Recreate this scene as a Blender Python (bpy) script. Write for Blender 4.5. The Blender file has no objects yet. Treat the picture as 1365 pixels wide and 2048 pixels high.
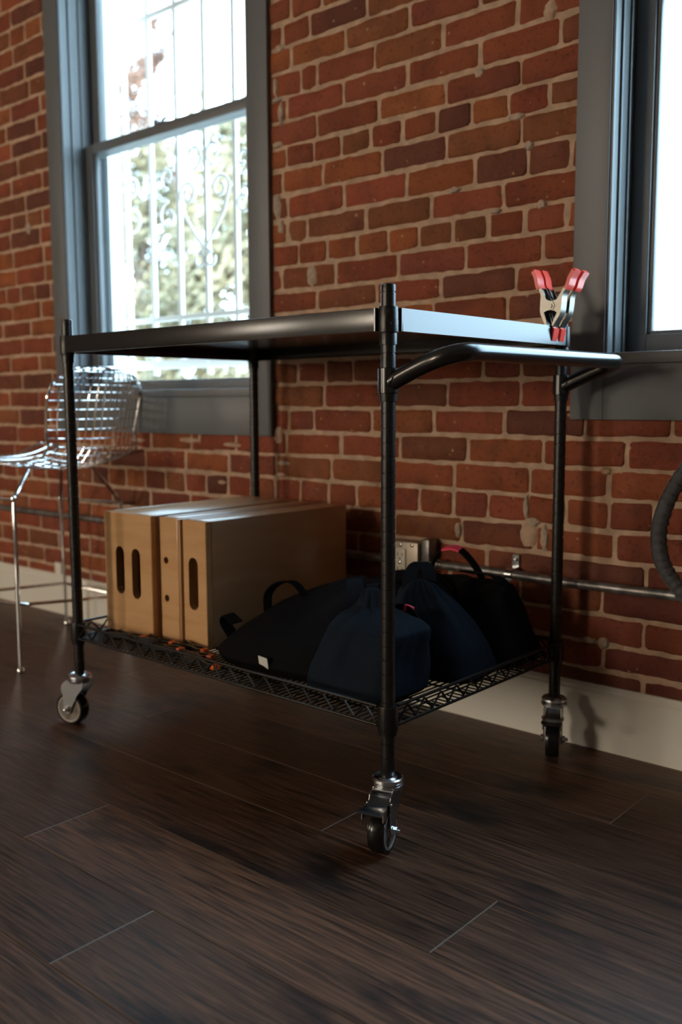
import bpy, bmesh, math, random
from mathutils import Vector, Matrix, noise
random.seed(7)
PI = math.pi
sc = bpy.context.scene
COL = sc.collection

# ---------------------------------------------------------------- camera
W = 0.693                      # y of the inner face of the brick wall
CAM = Vector((0.9976, -1.2773, 0.7949))
yaw, pitch, roll = 0.7135, -0.1157, -0.0045
fwd = Vector((-math.sin(yaw) * math.cos(pitch), math.cos(yaw) * math.cos(pitch), math.sin(pitch)))
rt = Vector((math.cos(yaw), math.sin(yaw), 0)); up = rt.cross(fwd)
r2 = math.cos(roll) * rt + math.sin(roll) * up; u2 = r2.cross(fwd)
cd = bpy.data.cameras.new('camera'); cam = bpy.data.objects.new('camera', cd); COL.objects.link(cam)
M = Matrix((r2, u2, -fwd)).transposed().to_4x4(); M.translation = CAM
cam.matrix_world = M
cd.sensor_fit = 'VERTICAL'; cd.sensor_height = 36; cd.lens = 36 * 1879.4 / 2048
cd.clip_start = 0.02; cd.clip_end = 200
cd.dof.use_dof = True; cd.dof.focus_distance = 1.68; cd.dof.aperture_fstop = 2.8
sc.camera = cam

# ---------------------------------------------------------------- view, world, lights
vs = sc.view_settings
vs.view_transform = 'Standard'; vs.look = 'None'; vs.exposure = 0.0; vs.gamma = 1.0; vs.use_curve_mapping = False
sc.cycles.use_denoising = True
sc.cycles.sample_clamp_indirect = 6
sc.cycles.max_bounces = 8
wd = bpy.data.worlds.new('sky'); sc.world = wd; wd.use_nodes = True
bg = wd.node_tree.nodes['Background']
bg.inputs[0].default_value = (0.56, 0.80, 1.0, 1); bg.inputs[1].default_value = 12.0


def area(name, loc, rot, sx, sy, power, color, portal=False):
    l = bpy.data.lights.new(name, 'AREA'); l.shape = 'RECTANGLE'; l.size = sx; l.size_y = sy
    l.energy = power; l.color = color
    if portal: l.cycles.is_portal = True
    o = bpy.data.objects.new(name, l); COL.objects.link(o); o.location = loc; o.rotation_euler = rot
    return o


# daylight that comes through the windows of the far side of the room
area('far_window_light', (-1.9, -6.93, 1.75), (PI / 2, 0, 0), 1.0, 1.5, 125, (1, .74, .46))
area('far_window_light', (-5.6, -6.93, 1.75), (PI / 2, 0, 0), 1.0, 1.5, 105, (1, .74, .46))
# portals in the two windows of the brick wall
area('window_portal', (-1.52, W + .17, 1.65), (-PI / 2, 0, 0), .96, 1.62, 1, (1, 1, 1), True)
area('window_portal', (.545, W + .17, 1.68), (-PI / 2, 0, 0), .96, 1.56, 1, (1, 1, 1), True)
sun = bpy.data.lights.new('sun', 'SUN'); sun.energy = 3; sun.angle = .01; sun.color = (1, .93, .82)
so = bpy.data.objects.new('sun', sun); COL.objects.link(so)
so.rotation_euler = Vector((-.45, -.35, .8)).to_track_quat('Z', 'Y').to_euler()


# ---------------------------------------------------------------- materials
def mat(name, col=(.5, .5, .5), rough=.5, metal=0.0, coat=0.0, spec=.5, bump=None, var=None, sheen=0):
    m = bpy.data.materials.new(name); m.use_nodes = True
    nt = m.node_tree; b = nt.nodes['Principled BSDF']
    b.inputs['Base Color'].default_value = (*col, 1); b.inputs['Roughness'].default_value = rough
    b.inputs['Metallic'].default_value = metal; b.inputs['Coat Weight'].default_value = coat
    b.inputs['Specular IOR Level'].default_value = spec
    b.inputs['Sheen Weight'].default_value = sheen
    tc = nt.nodes.new('ShaderNodeTexCoord')
    if bump:
        n = nt.nodes.new('ShaderNodeTexNoise'); n.inputs['Scale'].default_value = bump[0]; n.inputs['Detail'].default_value = 6
        bp = nt.nodes.new('ShaderNodeBump'); bp.inputs['Strength'].default_value = bump[1]; bp.inputs['Distance'].default_value = bump[2]
        nt.links.new(tc.outputs['Object'], n.inputs['Vector']); nt.links.new(n.outputs['Fac'], bp.inputs['Height'])
        nt.links.new(bp.outputs['Normal'], b.inputs['Normal'])
    if var:   # scale, colour 2
        n = nt.nodes.new('ShaderNodeTexNoise'); n.inputs['Scale'].default_value = var[0]; n.inputs['Detail'].default_value = 4
        mx = nt.nodes.new('ShaderNodeMix'); mx.data_type = 'RGBA'
        mx.inputs['A'].default_value = (*col, 1); mx.inputs['B'].default_value = (*var[1], 1)
        cr = nt.nodes.new('ShaderNodeMapRange'); cr.inputs[1].default_value = .35; cr.inputs[2].default_value = .65
        nt.links.new(tc.outputs['Object'], n.inputs['Vector']); nt.links.new(n.outputs['Fac'], cr.inputs[0])
        nt.links.new(cr.outputs[0], mx.inputs['Factor']); nt.links.new(mx.outputs['Result'], b.inputs['Base Color'])
    return m


BLACK = mat('black_powder_coat', (.008, .0083, .009), .25, spec=.8)
POSTM = mat('black_post_coat', (.009, .0093, .010), .36, spec=.55)
WIREM = mat('black_epoxy_wire', (.007, .0073, .008), .42, spec=.3)
BLACKCAST = mat('black_textured_coat', (.008, .0083, .009), .30, bump=(420, .5, .0008))
PLASTIC = mat('black_plastic', (.009, .0095, .011), .36)
RUBBER = mat('black_wheel_rubber', (.008, .008, .009), .2, spec=.4)
HUBP = mat('pale_wheel_hub', (.42, .38, .33), .5)
HUBM = mat('grey_wheel_hub', (.36, .34, .33), .5)
ZINC = mat('zinc_plated_steel', (.62, .65, .68), .24, 1, bump=(60, .1, .0006))
CHROME = mat('chrome', (.78, .8, .82), .12, 1)
NICKEL = mat('nickel_plated_steel', (.22, .205, .18), .36, .95)
REDV = mat('red_vinyl', (.90, .075, .05), .28, coat=.3)
ORANGE = mat('orange_plastic', (.8, .13, .02), .4)
PINK = mat('hot_pink_tape', (.9, .06, .14), .45)
CASING = mat('grey_trim_paint', (.135, .145, .150), .46, bump=(40, .06, .0008))
WHITEP = mat('white_paint', (.78, .78, .76), .45)
BASEB = mat('white_baseboard_paint', (.74, .71, .62), .42)
GALV = mat('galvanised_steel', (.30, .29, .28), .42, .7, bump=(150, .25, .0006), var=(40, (.14, .14, .14)))
OUTW = mat('ivory_plastic', (.7, .64, .52), .4)
DARK = mat('dark_void', (.01, .01, .01), .8)
HOSE = mat('charcoal_cloth', (.055, .058, .066), .7, bump=(500, .3, .0006), sheen=.2)
FAB = mat('black_canvas', (.0045, .005, .0065), .85, bump=(700, .35, .0006), spec=.12)
FABN = mat('navy_black_canvas', (.008, .0140, .0235), .85, bump=(700, .35, .0006), spec=.12)
LABELW = mat('white_label', (.7, .69, .66), .5)
PLASTER = mat('wall_plaster', (.22, .19, .16), .8)
CEIL = mat('ceiling_paint', (.32, .28, .24), .8)
PAVE = mat('pale_paving', (.55, .52, .47), .9, var=(2, (.45, .43, .38)))
BARK = mat('bark', (.16, .11, .08), .9)


def wood_mat(name, c1, c2, axis_scale, rough):
    m = bpy.data.materials.new(name); m.use_nodes = True; nt = m.node_tree; b = nt.nodes['Principled BSDF']
    tc = nt.nodes.new('ShaderNodeTexCoord'); mp = nt.nodes.new('ShaderNodeMapping'); mp.inputs['Scale'].default_value = axis_scale
    n = nt.nodes.new('ShaderNodeTexNoise'); n.inputs['Scale'].default_value = 3; n.inputs['Detail'].default_value = 8; n.inputs['Distortion'].default_value = .6
    cr = nt.nodes.new('ShaderNodeValToRGB'); cr.color_ramp.elements[0].position = .3; cr.color_ramp.elements[1].position = .72
    cr.color_ramp.elements[0].color = (*c1, 1); cr.color_ramp.elements[1].color = (*c2, 1)
    nt.links.new(tc.outputs['Object'], mp.inputs[0]); nt.links.new(mp.outputs[0], n.inputs['Vector'])
    nt.links.new(n.outputs['Fac'], cr.inputs[0]); nt.links.new(cr.outputs[0], b.inputs['Base Color'])
    bp = nt.nodes.new('ShaderNodeBump'); bp.inputs['Strength'].default_value = .12; bp.inputs['Distance'].default_value = .001
    nt.links.new(n.outputs['Fac'], bp.inputs['Height']); nt.links.new(bp.outputs[0], b.inputs['Normal'])
    b.inputs['Roughness'].default_value = rough
    return m


PLY = wood_mat('birch_plywood', (.56, .31, .135), (.67, .41, .20), (1.2, 1.2, 9), .27)
PLYE = wood_mat('plywood_edge', (.34, .17, .07), (.52, .30, .13), (30, 1, 1), .5)
PLYS = wood_mat('birch_side_panel', (.46, .26, .125), (.57, .35, .185), (6, 1.0, 6), .27)


def brick_mat():
    m = bpy.data.materials.new('old_red_brick'); m.use_nodes = True; nt = m.node_tree; b = nt.nodes['Principled BSDF']
    L = nt.links.new
    at = nt.nodes.new('ShaderNodeAttribute'); at.attribute_name = 'tone'
    tc = nt.nodes.new('ShaderNodeTexCoord')
    def nz(s, d=6):
        n = nt.nodes.new('ShaderNodeTexNoise'); n.inputs['Scale'].default_value = s; n.inputs['Detail'].default_value = d
        L(tc.outputs['Object'], n.inputs['Vector']); return n
    def rng(o, a, b_, c, d):
        r = nt.nodes.new('ShaderNodeMapRange'); r.inputs[1].default_value = a; r.inputs[2].default_value = b_
        r.inputs[3].default_value = c; r.inputs[4].default_value = d; L(o, r.inputs[0]); return r.outputs[0]
    n1 = nz(17); n2 = nz(95); n3 = nz(60, 2); n4 = nz(5, 3)
    def mixc(fac, a, bcol, mode='MIX'):
        x = nt.nodes.new('ShaderNodeMix'); x.data_type = 'RGBA'; x.blend_type = mode
        L(fac, x.inputs['Factor']); L(a, x.inputs['A']); x.inputs['B'].default_value = (*bcol, 1); return x.outputs['Result']
    c = mixc(rng(n1.outputs['Fac'], .45, .72, 0, .5), at.outputs['Color'], (.095, .034, .022))
    c = mixc(rng(n4.outputs['Fac'], .5, .75, 0, .35), c, (.40, .12, .04))
    c = mixc(rng(n2.outputs['Fac'], .55, .72, 0, .55), c, (.05, .02, .015))
    vo = nt.nodes.new('ShaderNodeTexVoronoi'); vo.inputs['Scale'].default_value = 33; L(tc.outputs['Object'], vo.inputs['Vector'])
    sp = nt.nodes.new('ShaderNodeMath'); sp.operation = 'MULTIPLY'
    L(rng(vo.outputs['Distance'], .10, .17, 1, 0), sp.inputs[0]); L(rng(n3.outputs['Fac'], .55, .63, 0, .8), sp.inputs[1])
    c = mixc(sp.outputs[0], c, (.48, .30, .17))
    L(c, b.inputs['Base Color'])
    b.inputs['Roughness'].default_value = .78; b.inputs['Specular IOR Level'].default_value = .25
    bp = nt.nodes.new('ShaderNodeBump'); bp.inputs['Strength'].default_value = .55; bp.inputs['Distance'].default_value = .003
    ad = nt.nodes.new('ShaderNodeMath'); ad.operation = 'ADD'; L(n1.outputs['Fac'], ad.inputs[0]); L(n2.outputs['Fac'], ad.inputs[1])
    L(ad.outputs[0], bp.inputs['Height']); L(bp.outputs[0], b.inputs['Normal'])
    return m


BRICK = brick_mat()
MORTAR = mat('sandy_mortar', (.56, .385, .265), .9, bump=(140, .8, .003), var=(34, (.42, .29, .20)), spec=.2)
CEMENT = mat('grey_cement_patch', (.34, .29, .235), .9, bump=(90, .8, .004), var=(45, (.52, .38, .28)), spec=.2)


def floor_mat():
    m = bpy.data.materials.new('dark_oak_boards'); m.use_nodes = True; nt = m.node_tree; b = nt.nodes['Principled BSDF']
    L = nt.links.new
    at = nt.nodes.new('ShaderNodeAttribute'); at.attribute_name = 'tone'
    tc = nt.nodes.new('ShaderNodeTexCoord')
    ofs = nt.nodes.new('ShaderNodeVectorMath'); ofs.operation = 'ADD'
    sc_ = nt.nodes.new('ShaderNodeVectorMath'); sc_.operation = 'SCALE'; sc_.inputs['Scale'].default_value = 37
    L(at.outputs['Color'], sc_.inputs[0]); L(tc.outputs['Object'], ofs.inputs[0]); L(sc_.outputs[0], ofs.inputs[1])
    mp = nt.nodes.new('ShaderNodeMapping'); mp.inputs['Scale'].default_value = (1.6, 34, 1); L(ofs.outputs[0], mp.inputs[0])
    n = nt.nodes.new('ShaderNodeTexNoise'); n.inputs['Scale'].default_value = 5; n.inputs['Detail'].default_value = 9; n.inputs['Distortion'].default_value = .5
    L(mp.outputs[0], n.inputs['Vector'])
    mp2 = nt.nodes.new('ShaderNodeMapping'); mp2.inputs['Scale'].default_value = (1, 2.6, 1); L(ofs.outputs[0], mp2.inputs[0])
    k = nt.nodes.new('ShaderNodeTexNoise'); k.inputs['Scale'].default_value = 4.2; k.inputs['Detail'].default_value = 5; L(mp2.outputs[0], k.inputs['Vector'])
    cr = nt.nodes.new('ShaderNodeValToRGB')
    e = cr.color_ramp.elements; e[0].position = .3; e[0].color = (.012, .0070, .0055, 1); e[1].position = .75; e[1].color = (.165, .082, .048, 1)
    L(n.outputs['Fac'], cr.inputs[0])
    kr = nt.nodes.new('ShaderNodeMapRange'); kr.inputs[1].default_value = .56; kr.inputs[2].default_value = .70; kr.inputs[3].default_value = 0; kr.inputs[4].default_value = .85
    L(k.outputs['Fac'], kr.inputs[0])
    mx = nt.nodes.new('ShaderNodeMix'); mx.data_type = 'RGBA'; mx.inputs['B'].default_value = (.007, .006, .007, 1)
    L(kr.outputs[0], mx.inputs['Factor']); L(cr.outputs[0], mx.inputs['A'])
    sep = nt.nodes.new('ShaderNodeSeparateColor'); L(at.outputs['Color'], sep.inputs[0])
    g = nt.nodes.new('ShaderNodeMapRange'); g.inputs[3].default_value = .7; g.inputs[4].default_value = 1.75; L(sep.outputs[0], g.inputs[0])
    vm = nt.nodes.new('ShaderNodeVectorMath'); vm.operation = 'SCALE'; L(mx.outputs['Result'], vm.inputs[0]); L(g.outputs[0], vm.inputs['Scale'])
    L(vm.outputs[0], b.inputs['Base Color'])
    b.inputs['Specular IOR Level'].default_value = .38
    rr = nt.nodes.new('ShaderNodeMapRange'); rr.inputs[3].default_value = .36; rr.inputs[4].default_value = .60; L(n.outputs['Fac'], rr.inputs[0]); L(rr.outputs[0], b.inputs['Roughness'])
    bp = nt.nodes.new('ShaderNodeBump'); bp.inputs['Strength'].default_value = .35; bp.inputs['Distance'].default_value = .0012
    L(n.outputs['Fac'], bp.inputs['Height']); L(bp.outputs[0], b.inputs['Normal'])
    return m


FLOOR = floor_mat()
EDGE_END = mat('glint_board_end_bevel', (.30, .26, .22), .5)  # pale colour paints the light that board end bevels catch
EDGE_LONG = mat('glint_board_side_bevel', (.13, .085, .06), .5)  # fainter painted glint along the long seams, lighter than the boards


def glass_mat():
    m = bpy.data.materials.new('window_glass'); m.use_nodes = True; nt = m.node_tree
    nt.nodes.remove(nt.nodes['Principled BSDF']); out = nt.nodes['Material Output']
    t = nt.nodes.new('ShaderNodeBsdfTransparent'); t.inputs[0].default_value = (.96, .98, .98, 1)
    g = nt.nodes.new('ShaderNodeBsdfGlossy'); g.inputs['Roughness'].default_value = .02
    f = nt.nodes.new('ShaderNodeLayerWeight'); f.inputs[0].default_value = .5
    pw = nt.nodes.new('ShaderNodeMath'); pw.operation = 'POWER'; pw.inputs[1].default_value = 5
    ad = nt.nodes.new('ShaderNodeMath'); ad.operation = 'MULTIPLY_ADD'; ad.inputs[1].default_value = .9; ad.inputs[2].default_value = .03
    nt.links.new(f.outputs['Facing'], pw.inputs[0]); nt.links.new(pw.outputs[0], ad.inputs[0])
    x = nt.nodes.new('ShaderNodeMixShader')
    nt.links.new(ad.outputs[0], x.inputs[0]); nt.links.new(t.outputs[0], x.inputs[1]); nt.links.new(g.outputs[0], x.inputs[2])
    nt.links.new(x.outputs[0], out.inputs[0])
    return m


GLASS = glass_mat()


def leaf_mat(name, c1, c2):
    m = bpy.data.materials.new(name); m.use_nodes = True; nt = m.node_tree; b = nt.nodes['Principled BSDF']
    tc = nt.nodes.new('ShaderNodeTexCoord'); n = nt.nodes.new('ShaderNodeTexNoise'); n.inputs['Scale'].default_value = 1.6; n.inputs['Detail'].default_value = 5
    cr = nt.nodes.new('ShaderNodeValToRGB'); e = cr.color_ramp.elements
    e[0].position = .35; e[1].position = .65; e[0].color = (*c1, 1); e[1].color = (*c2, 1)
    nt.links.new(tc.outputs['Object'], n.inputs[0]); nt.links.new(n.outputs[0], cr.inputs[0]); nt.links.new(cr.outputs[0], b.inputs['Base Color'])
    b.inputs['Roughness'].default_value = .45
    return m


LEAFG = leaf_mat('olive_leaves', (.13, .115, .06), (.36, .27, .15))
LEAFO = leaf_mat('autumn_leaves', (.14, .06, .03), (.24, .10, .05))


# ---------------------------------------------------------------- mesh helpers
class MB:
    def __init__(s):
        s.bm = bmesh.new()

    def box(s, x0, x1, y0, y1, z0, z1, mi=0, ch=0):
        x0, x1 = sorted((x0, x1)); y0, y1 = sorted((y0, y1)); z0, z1 = sorted((z0, z1))
        vv = [s.bm.verts.new((x, y, z)) for z in (z0, z1) for x, y in ((x0, y0), (x1, y0), (x1, y1), (x0, y1))]
        fs = [s.bm.faces.new([vv[i] for i in f]) for f in ((3, 2, 1, 0), (4, 5, 6, 7), (0, 1, 5, 4), (1, 2, 6, 5), (2, 3, 7, 6), (3, 0, 4, 7))]
        for f in fs: f.material_index = mi
        if ch:
            ed = list({e for f in fs for e in f.edges})
            bmesh.ops.bevel(s.bm, geom=ed, offset=ch, segments=2, affect='EDGES', profile=.5, material=mi)
        return s

    def obox(s, c, ax, ay, az, hx, hy, hz, mi=0, ch=0):
        c = Vector(c); ax = Vector(ax).normalized(); ay = Vector(ay).normalized(); az = Vector(az).normalized()
        vv = [s.bm.verts.new(c + ax * hx * a + ay * hy * b + az * hz * g) for g in (-1, 1) for a, b in ((-1, -1), (1, -1), (1, 1), (-1, 1))]
        fs = [s.bm.faces.new([vv[i] for i in f]) for f in ((3, 2, 1, 0), (4, 5, 6, 7), (0, 1, 5, 4), (1, 2, 6, 5), (2, 3, 7, 6), (3, 0, 4, 7))]
        for f in fs: f.material_index = mi
        if ch:
            ed = list({e for f in fs for e in f.edges})
            bmesh.ops.bevel(s.bm, geom=ed, offset=ch, segments=2, affect='EDGES', profile=.5, material=mi)
        return s

    def lathe(s, prof, c=(0, 0, 0), axis=(0, 0, 1), seg=24, mi=0, cap=True):
        c = Vector(c); a = Vector(axis).normalized()
        t = a.orthogonal().normalized(); b = a.cross(t)
        rings = []
        for r, h in prof:
            rings.append([s.bm.verts.new(c + a * h + (t * math.cos(2 * PI * i / seg) + b * math.sin(2 * PI * i / seg)) * r) for i in range(seg)])
        for A, B in zip(rings, rings[1:]):
            for i in range(seg):
                f = s.bm.faces.new((A[i], A[(i + 1) % seg], B[(i + 1) % seg], B[i])); f.material_index = mi
        if cap:
            for R, rev in ((rings[0], True), (rings[-1], False)):
                f = s.bm.faces.new(R[::-1] if rev else R); f.material_index = mi
        return s

    def tube(s, pts, r, seg=8, mi=0, closed=False, squash=None):
        P = [Vector(p) for p in pts]; n = len(P)
        rr = r if isinstance(r, (list, tuple)) else [r] * n
        tang = []
        for i in range(n):
            if closed: d = P[(i + 1) % n] - P[i - 1]
            else: d = P[min(i + 1, n - 1)] - P[max(i - 1, 0)]
            tang.append(d.normalized() if d.length > 1e-9 else Vector((0, 0, 1)))
        u = tang[0].orthogonal().normalized(); rings = []
        for i in range(n):
            u = (u - tang[i] * u.dot(tang[i])).normalized(); v = tang[i].cross(u)
            rings.append([s.bm.verts.new(P[i] + (u * math.cos(2 * PI * k / seg) + v * math.sin(2 * PI * k / seg)) * rr[i]) for k in range(seg)])
        m = n if closed else n - 1
        off = 0
        if closed:
            d0 = [(rings[0][k].co - rings[-1][0].co).length for k in range(seg)]; off = d0.index(min(d0))
        for i in range(m):
            A = rings[i]; B = rings[(i + 1) % n]; o = off if (closed and i == n - 1) else 0
            for k in range(seg):
                f = s.bm.faces.new((A[k], A[(k + 1) % seg], B[(k + 1 + o) % seg], B[(k + o) % seg])); f.material_index = mi
        if not closed:
            f = s.bm.faces.new(rings[0][::-1]); f.material_index = mi
            f = s.bm.faces.new(rings[-1]); f.material_index = mi
        return s

    def ribbon(s, pts, wdir, w, th, mi=0):
        P = [Vector(p) for p in pts]; n = len(P); rings = []
        for i in range(n):
            wd_ = Vector(wdir[i] if isinstance(wdir, list) else wdir).normalized()
            t = (P[min(i + 1, n - 1)] - P[max(i - 1, 0)]).normalized()
            nn = t.cross(wd_).normalized()
            ww = w[i] if isinstance(w, (list, tuple)) else w
            rings.append([s.bm.verts.new(P[i] + wd_ * ww / 2 * a + nn * th / 2 * b) for a, b in ((-1, -1), (1, -1), (1, 1), (-1, 1))])
        for A, B in zip(rings, rings[1:]):
            for k in range(4):
                f = s.bm.faces.new((A[k], A[(k + 1) % 4], B[(k + 1) % 4], B[k])); f.material_index = mi
        for R in (rings[0][::-1], rings[-1]):
            f = s.bm.faces.new(R); f.material_index = mi
        return s

    def prism(s, poly, o, ax, ay, az, th, mi=0, ch=0):
        """polygon (a, b) in the plane ax, ay at origin o, thickness th along az"""
        o = Vector(o); ax = Vector(ax); ay = Vector(ay); az = Vector(az)
        A = [s.bm.verts.new(o + ax * a + ay * b) for a, b in poly]
        B = [s.bm.verts.new(o + ax * a + ay * b + az * th) for a, b in poly]
        n = len(poly)
        fs = [s.bm.faces.new(A[::-1]), s.bm.faces.new(B)]
        for i in range(n): fs.append(s.bm.faces.new((A[i], A[(i + 1) % n], B[(i + 1) % n], B[i])))
        for f in fs: f.material_index = mi
        if ch:
            bmesh.ops.bevel(s.bm, geom=list({e for f in fs[:2] for e in f.edges}), offset=ch, segments=1, affect='EDGES', material=mi)
        return s

    def obj(s, name, mats, parent=None, smooth=True, angle=35, loc=(0, 0, 0), recalc=True):
        if recalc: bmesh.ops.recalc_face_normals(s.bm, faces=s.bm.faces)
        me = bpy.data.meshes.new(name); s.bm.to_mesh(me); s.bm.free()
        for m in (mats if isinstance(mats, (list, tuple)) else [mats]): me.materials.append(m)
        if smooth:
            me.polygons.foreach_set('use_smooth', [True] * len(me.polygons))
            me.set_sharp_from_angle(angle=math.radians(angle))
        o = bpy.data.objects.new(name, me); COL.objects.link(o); o.location = loc
        if parent: o.parent = parent
        return o


def tag(o, label=None, cat=None, group=None, kind=None):
    if label: o['label'] = label
    if cat: o['category'] = cat
    if group: o['group'] = group
    if kind: o['kind'] = kind
    return o


def empty(name, loc=(0, 0, 0), rz=0, parent=None, **k):
    o = bpy.data.objects.new(name, None); o.empty_display_size = .05
    COL.objects.link(o); o.location = loc; o.rotation_euler = (0, 0, rz)
    if parent: o.parent = parent
    return tag(o, **k)


def copy_tree(o, parent=None):
    c = o.copy(); COL.objects.link(c); c.parent = parent
    for ch in list(o.children): copy_tree(ch, c)
    return c


def smoothpath(pts, n=8, closed=False):
    P = [Vector(p) for p in pts]; out = []; m = len(P)
    for i in range(m if closed else m - 1):
        if closed: a, b, c, d = P[i - 1], P[i], P[(i + 1) % m], P[(i + 2) % m]
        else: a, b, c, d = P[max(i - 1, 0)], P[i], P[i + 1], P[min(i + 2, m - 1)]
        for k in range(n):
            t = k / n
            out.append(.5 * ((2 * b) + (c - a) * t + (2 * a - 5 * b + 4 * c - d) * t * t + (3 * b - a - 3 * c + d) * t ** 3))
    if not closed: out.append(P[-1])
    return out


# ================================================================ SETTING
# ---- floor boards
def build_floor():
    bm = bmesh.new(); lay = bm.verts.layers.float_color.new('tone'); rnd = random.Random(11)
    J = {-1: .253, 0: -.13, 1: .62, 2: .268, -2: -.531, -3: -.145, -4: .42, 3: -.3}
    T = {(-2, 0): .95, (-3, 0): .75, (-3, -1): .42, (-1, -1): .25, (0, 0): .45, (-1, 0): .55, (0, -1): .3, (-2, -1): .35}
    LEN = 1.52
    for k in range(-37, 4):
        y0 = -.036 + .188 * k; y1 = min(y0 + .188, W - .004)
        j = J.get(k, rnd.uniform(0, LEN))
        for q in range(-5, 3):
            x0 = j + q * LEN; x1 = x0 + LEN
            if x1 < -6 or x0 > 3: continue
            x0 = max(x0, -6.0); x1 = min(x1, 3.0)
            t = T.get((k, q), rnd.random() * .75); col = (t, rnd.random(), rnd.random(), 1)
            g = .0002; c = .0013
            A = [bm.verts.new((x, y, -c)) for x, y in ((x0 + g, y0 + g), (x1 - g, y0 + g), (x1 - g, y1 - g), (x0 + g, y1 - g))]
            B = [bm.verts.new((x, y, 0)) for x, y in ((x0 + g + c, y0 + g + c), (x1 - g - c, y0 + g + c), (x1 - g - c, y1 - g - c), (x0 + g + c, y1 - g - c))]
            D = [bm.verts.new((x, y, -.02)) for x, y in ((x0 + g, y0 + g), (x1 - g, y0 + g), (x1 - g, y1 - g), (x0 + g, y1 - g))]
            for v in A + B + D: v[lay] = col
            bm.faces.new(B)
            for i in range(4):
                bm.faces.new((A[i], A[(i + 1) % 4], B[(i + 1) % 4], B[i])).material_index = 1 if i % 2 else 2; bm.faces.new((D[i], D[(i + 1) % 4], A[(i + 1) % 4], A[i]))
    vv = [bm.verts.new(p) for p in ((-6, -7, -.015), (3, -7, -.015), (3, W, -.015), (-6, W, -.015))]
    for v in vv: v[lay] = (.1, .1, .1, 1)
    f = bm.faces.new(vv)
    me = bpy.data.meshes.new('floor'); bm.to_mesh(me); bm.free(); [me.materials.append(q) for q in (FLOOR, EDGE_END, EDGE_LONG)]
    o = bpy.data.objects.new('floor', me); COL.objects.link(o); o['kind'] = 'structure'


build_floor()

# ---- brick wall with two window openings
WIN = [(-2.035, -1.01, .795, 2.475), (.03, 1.055, .85, 2.475)]     # holes in the brickwork (hidden under the casings)
MZ = [-.018, .05, .117, .183, .246, .312, .375, .439, .506, .576, .644, .712, .780, .848, .914, .981, 1.048, 1.112, 1.179, 1.243, 1.309,
      1.379, 1.448, 1.510, 1.576, 1.642, 1.711, 1.776, 1.842]
while MZ[-1] < 3.0: MZ.append(MZ[-1] + .0665)
JT = {.15: [.174], .21: [.078], .28: [.173], .345: [.074], .408: [.175, -.232], .475: [-.308, -.101, .101],
      .542: [-.969, -.864, -.759, -.651, -.547, -.439, -.334, -.231, -.122, -.021, .085], .61: [-.963, -.743, -.540, -.331, -.12, .081],
      .678: [-.71, -.503, -.292, -.081, .121], .746: [-.908, -.809, -.600, -.396, -.188, .02, .221], .814: [-.77, -.565, -.355, -.147, .06],
      .88: [-.871, -.763, -.665, -.46, -.252, -.145, .065], .947: [-.77, -.56, -.35, -.14], 1.015: [-.87, -.66, -.40, -.185, .02],
      1.08: [-.794, -.583, -.377, -.164], 1.145: [-.930, -.725, -.512, -.305, -.095], 1.21: [-.864, -.758, -.649, -.544, -.447, -.343, -.243, -.143, -.039],
      1.276: [-.907, -.83, -.619, -.410, -.202], 1.342: [-.903, -.696, -.486, -.28, -.138, -.031], 1.41: [-.923, -.769, -.565, -.363, -.156],
      1.477: [-.906, -.803, -.704, -.601, -.498, -.394, -.293, -.19, -.088], 1.542: [-.79, -.576, -.367, -.16],
      1.608: [-.902, -.695, -.484, -.27, -.062], 1.676: [-.851, -.79, -.589, -.377, -.172], 1.743: [-.886, -.686, -.477, -.27, -.06],
      1.81: [-.919, -.813, -.612, -.40, -.19], 1.875: [-.884, -.77, -.56, -.35, -.14]}
PAL = [(p[0] * .96, p[1] * 1.14, p[2]) for p in [(.33, .082, .034), (.29, .068, .032), (.27, .060, .032), (.23, .052, .030), (.20, .058, .032), (.16, .046, .034), (.30, .062, .036), (.35, .095, .038), (.25, .075, .035), (.27, .056, .030), (.24, .055, .036), (.29, .062, .035)]]
X0W, X1W, ZTOP = -6.0, 3.0, 3.0


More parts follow.
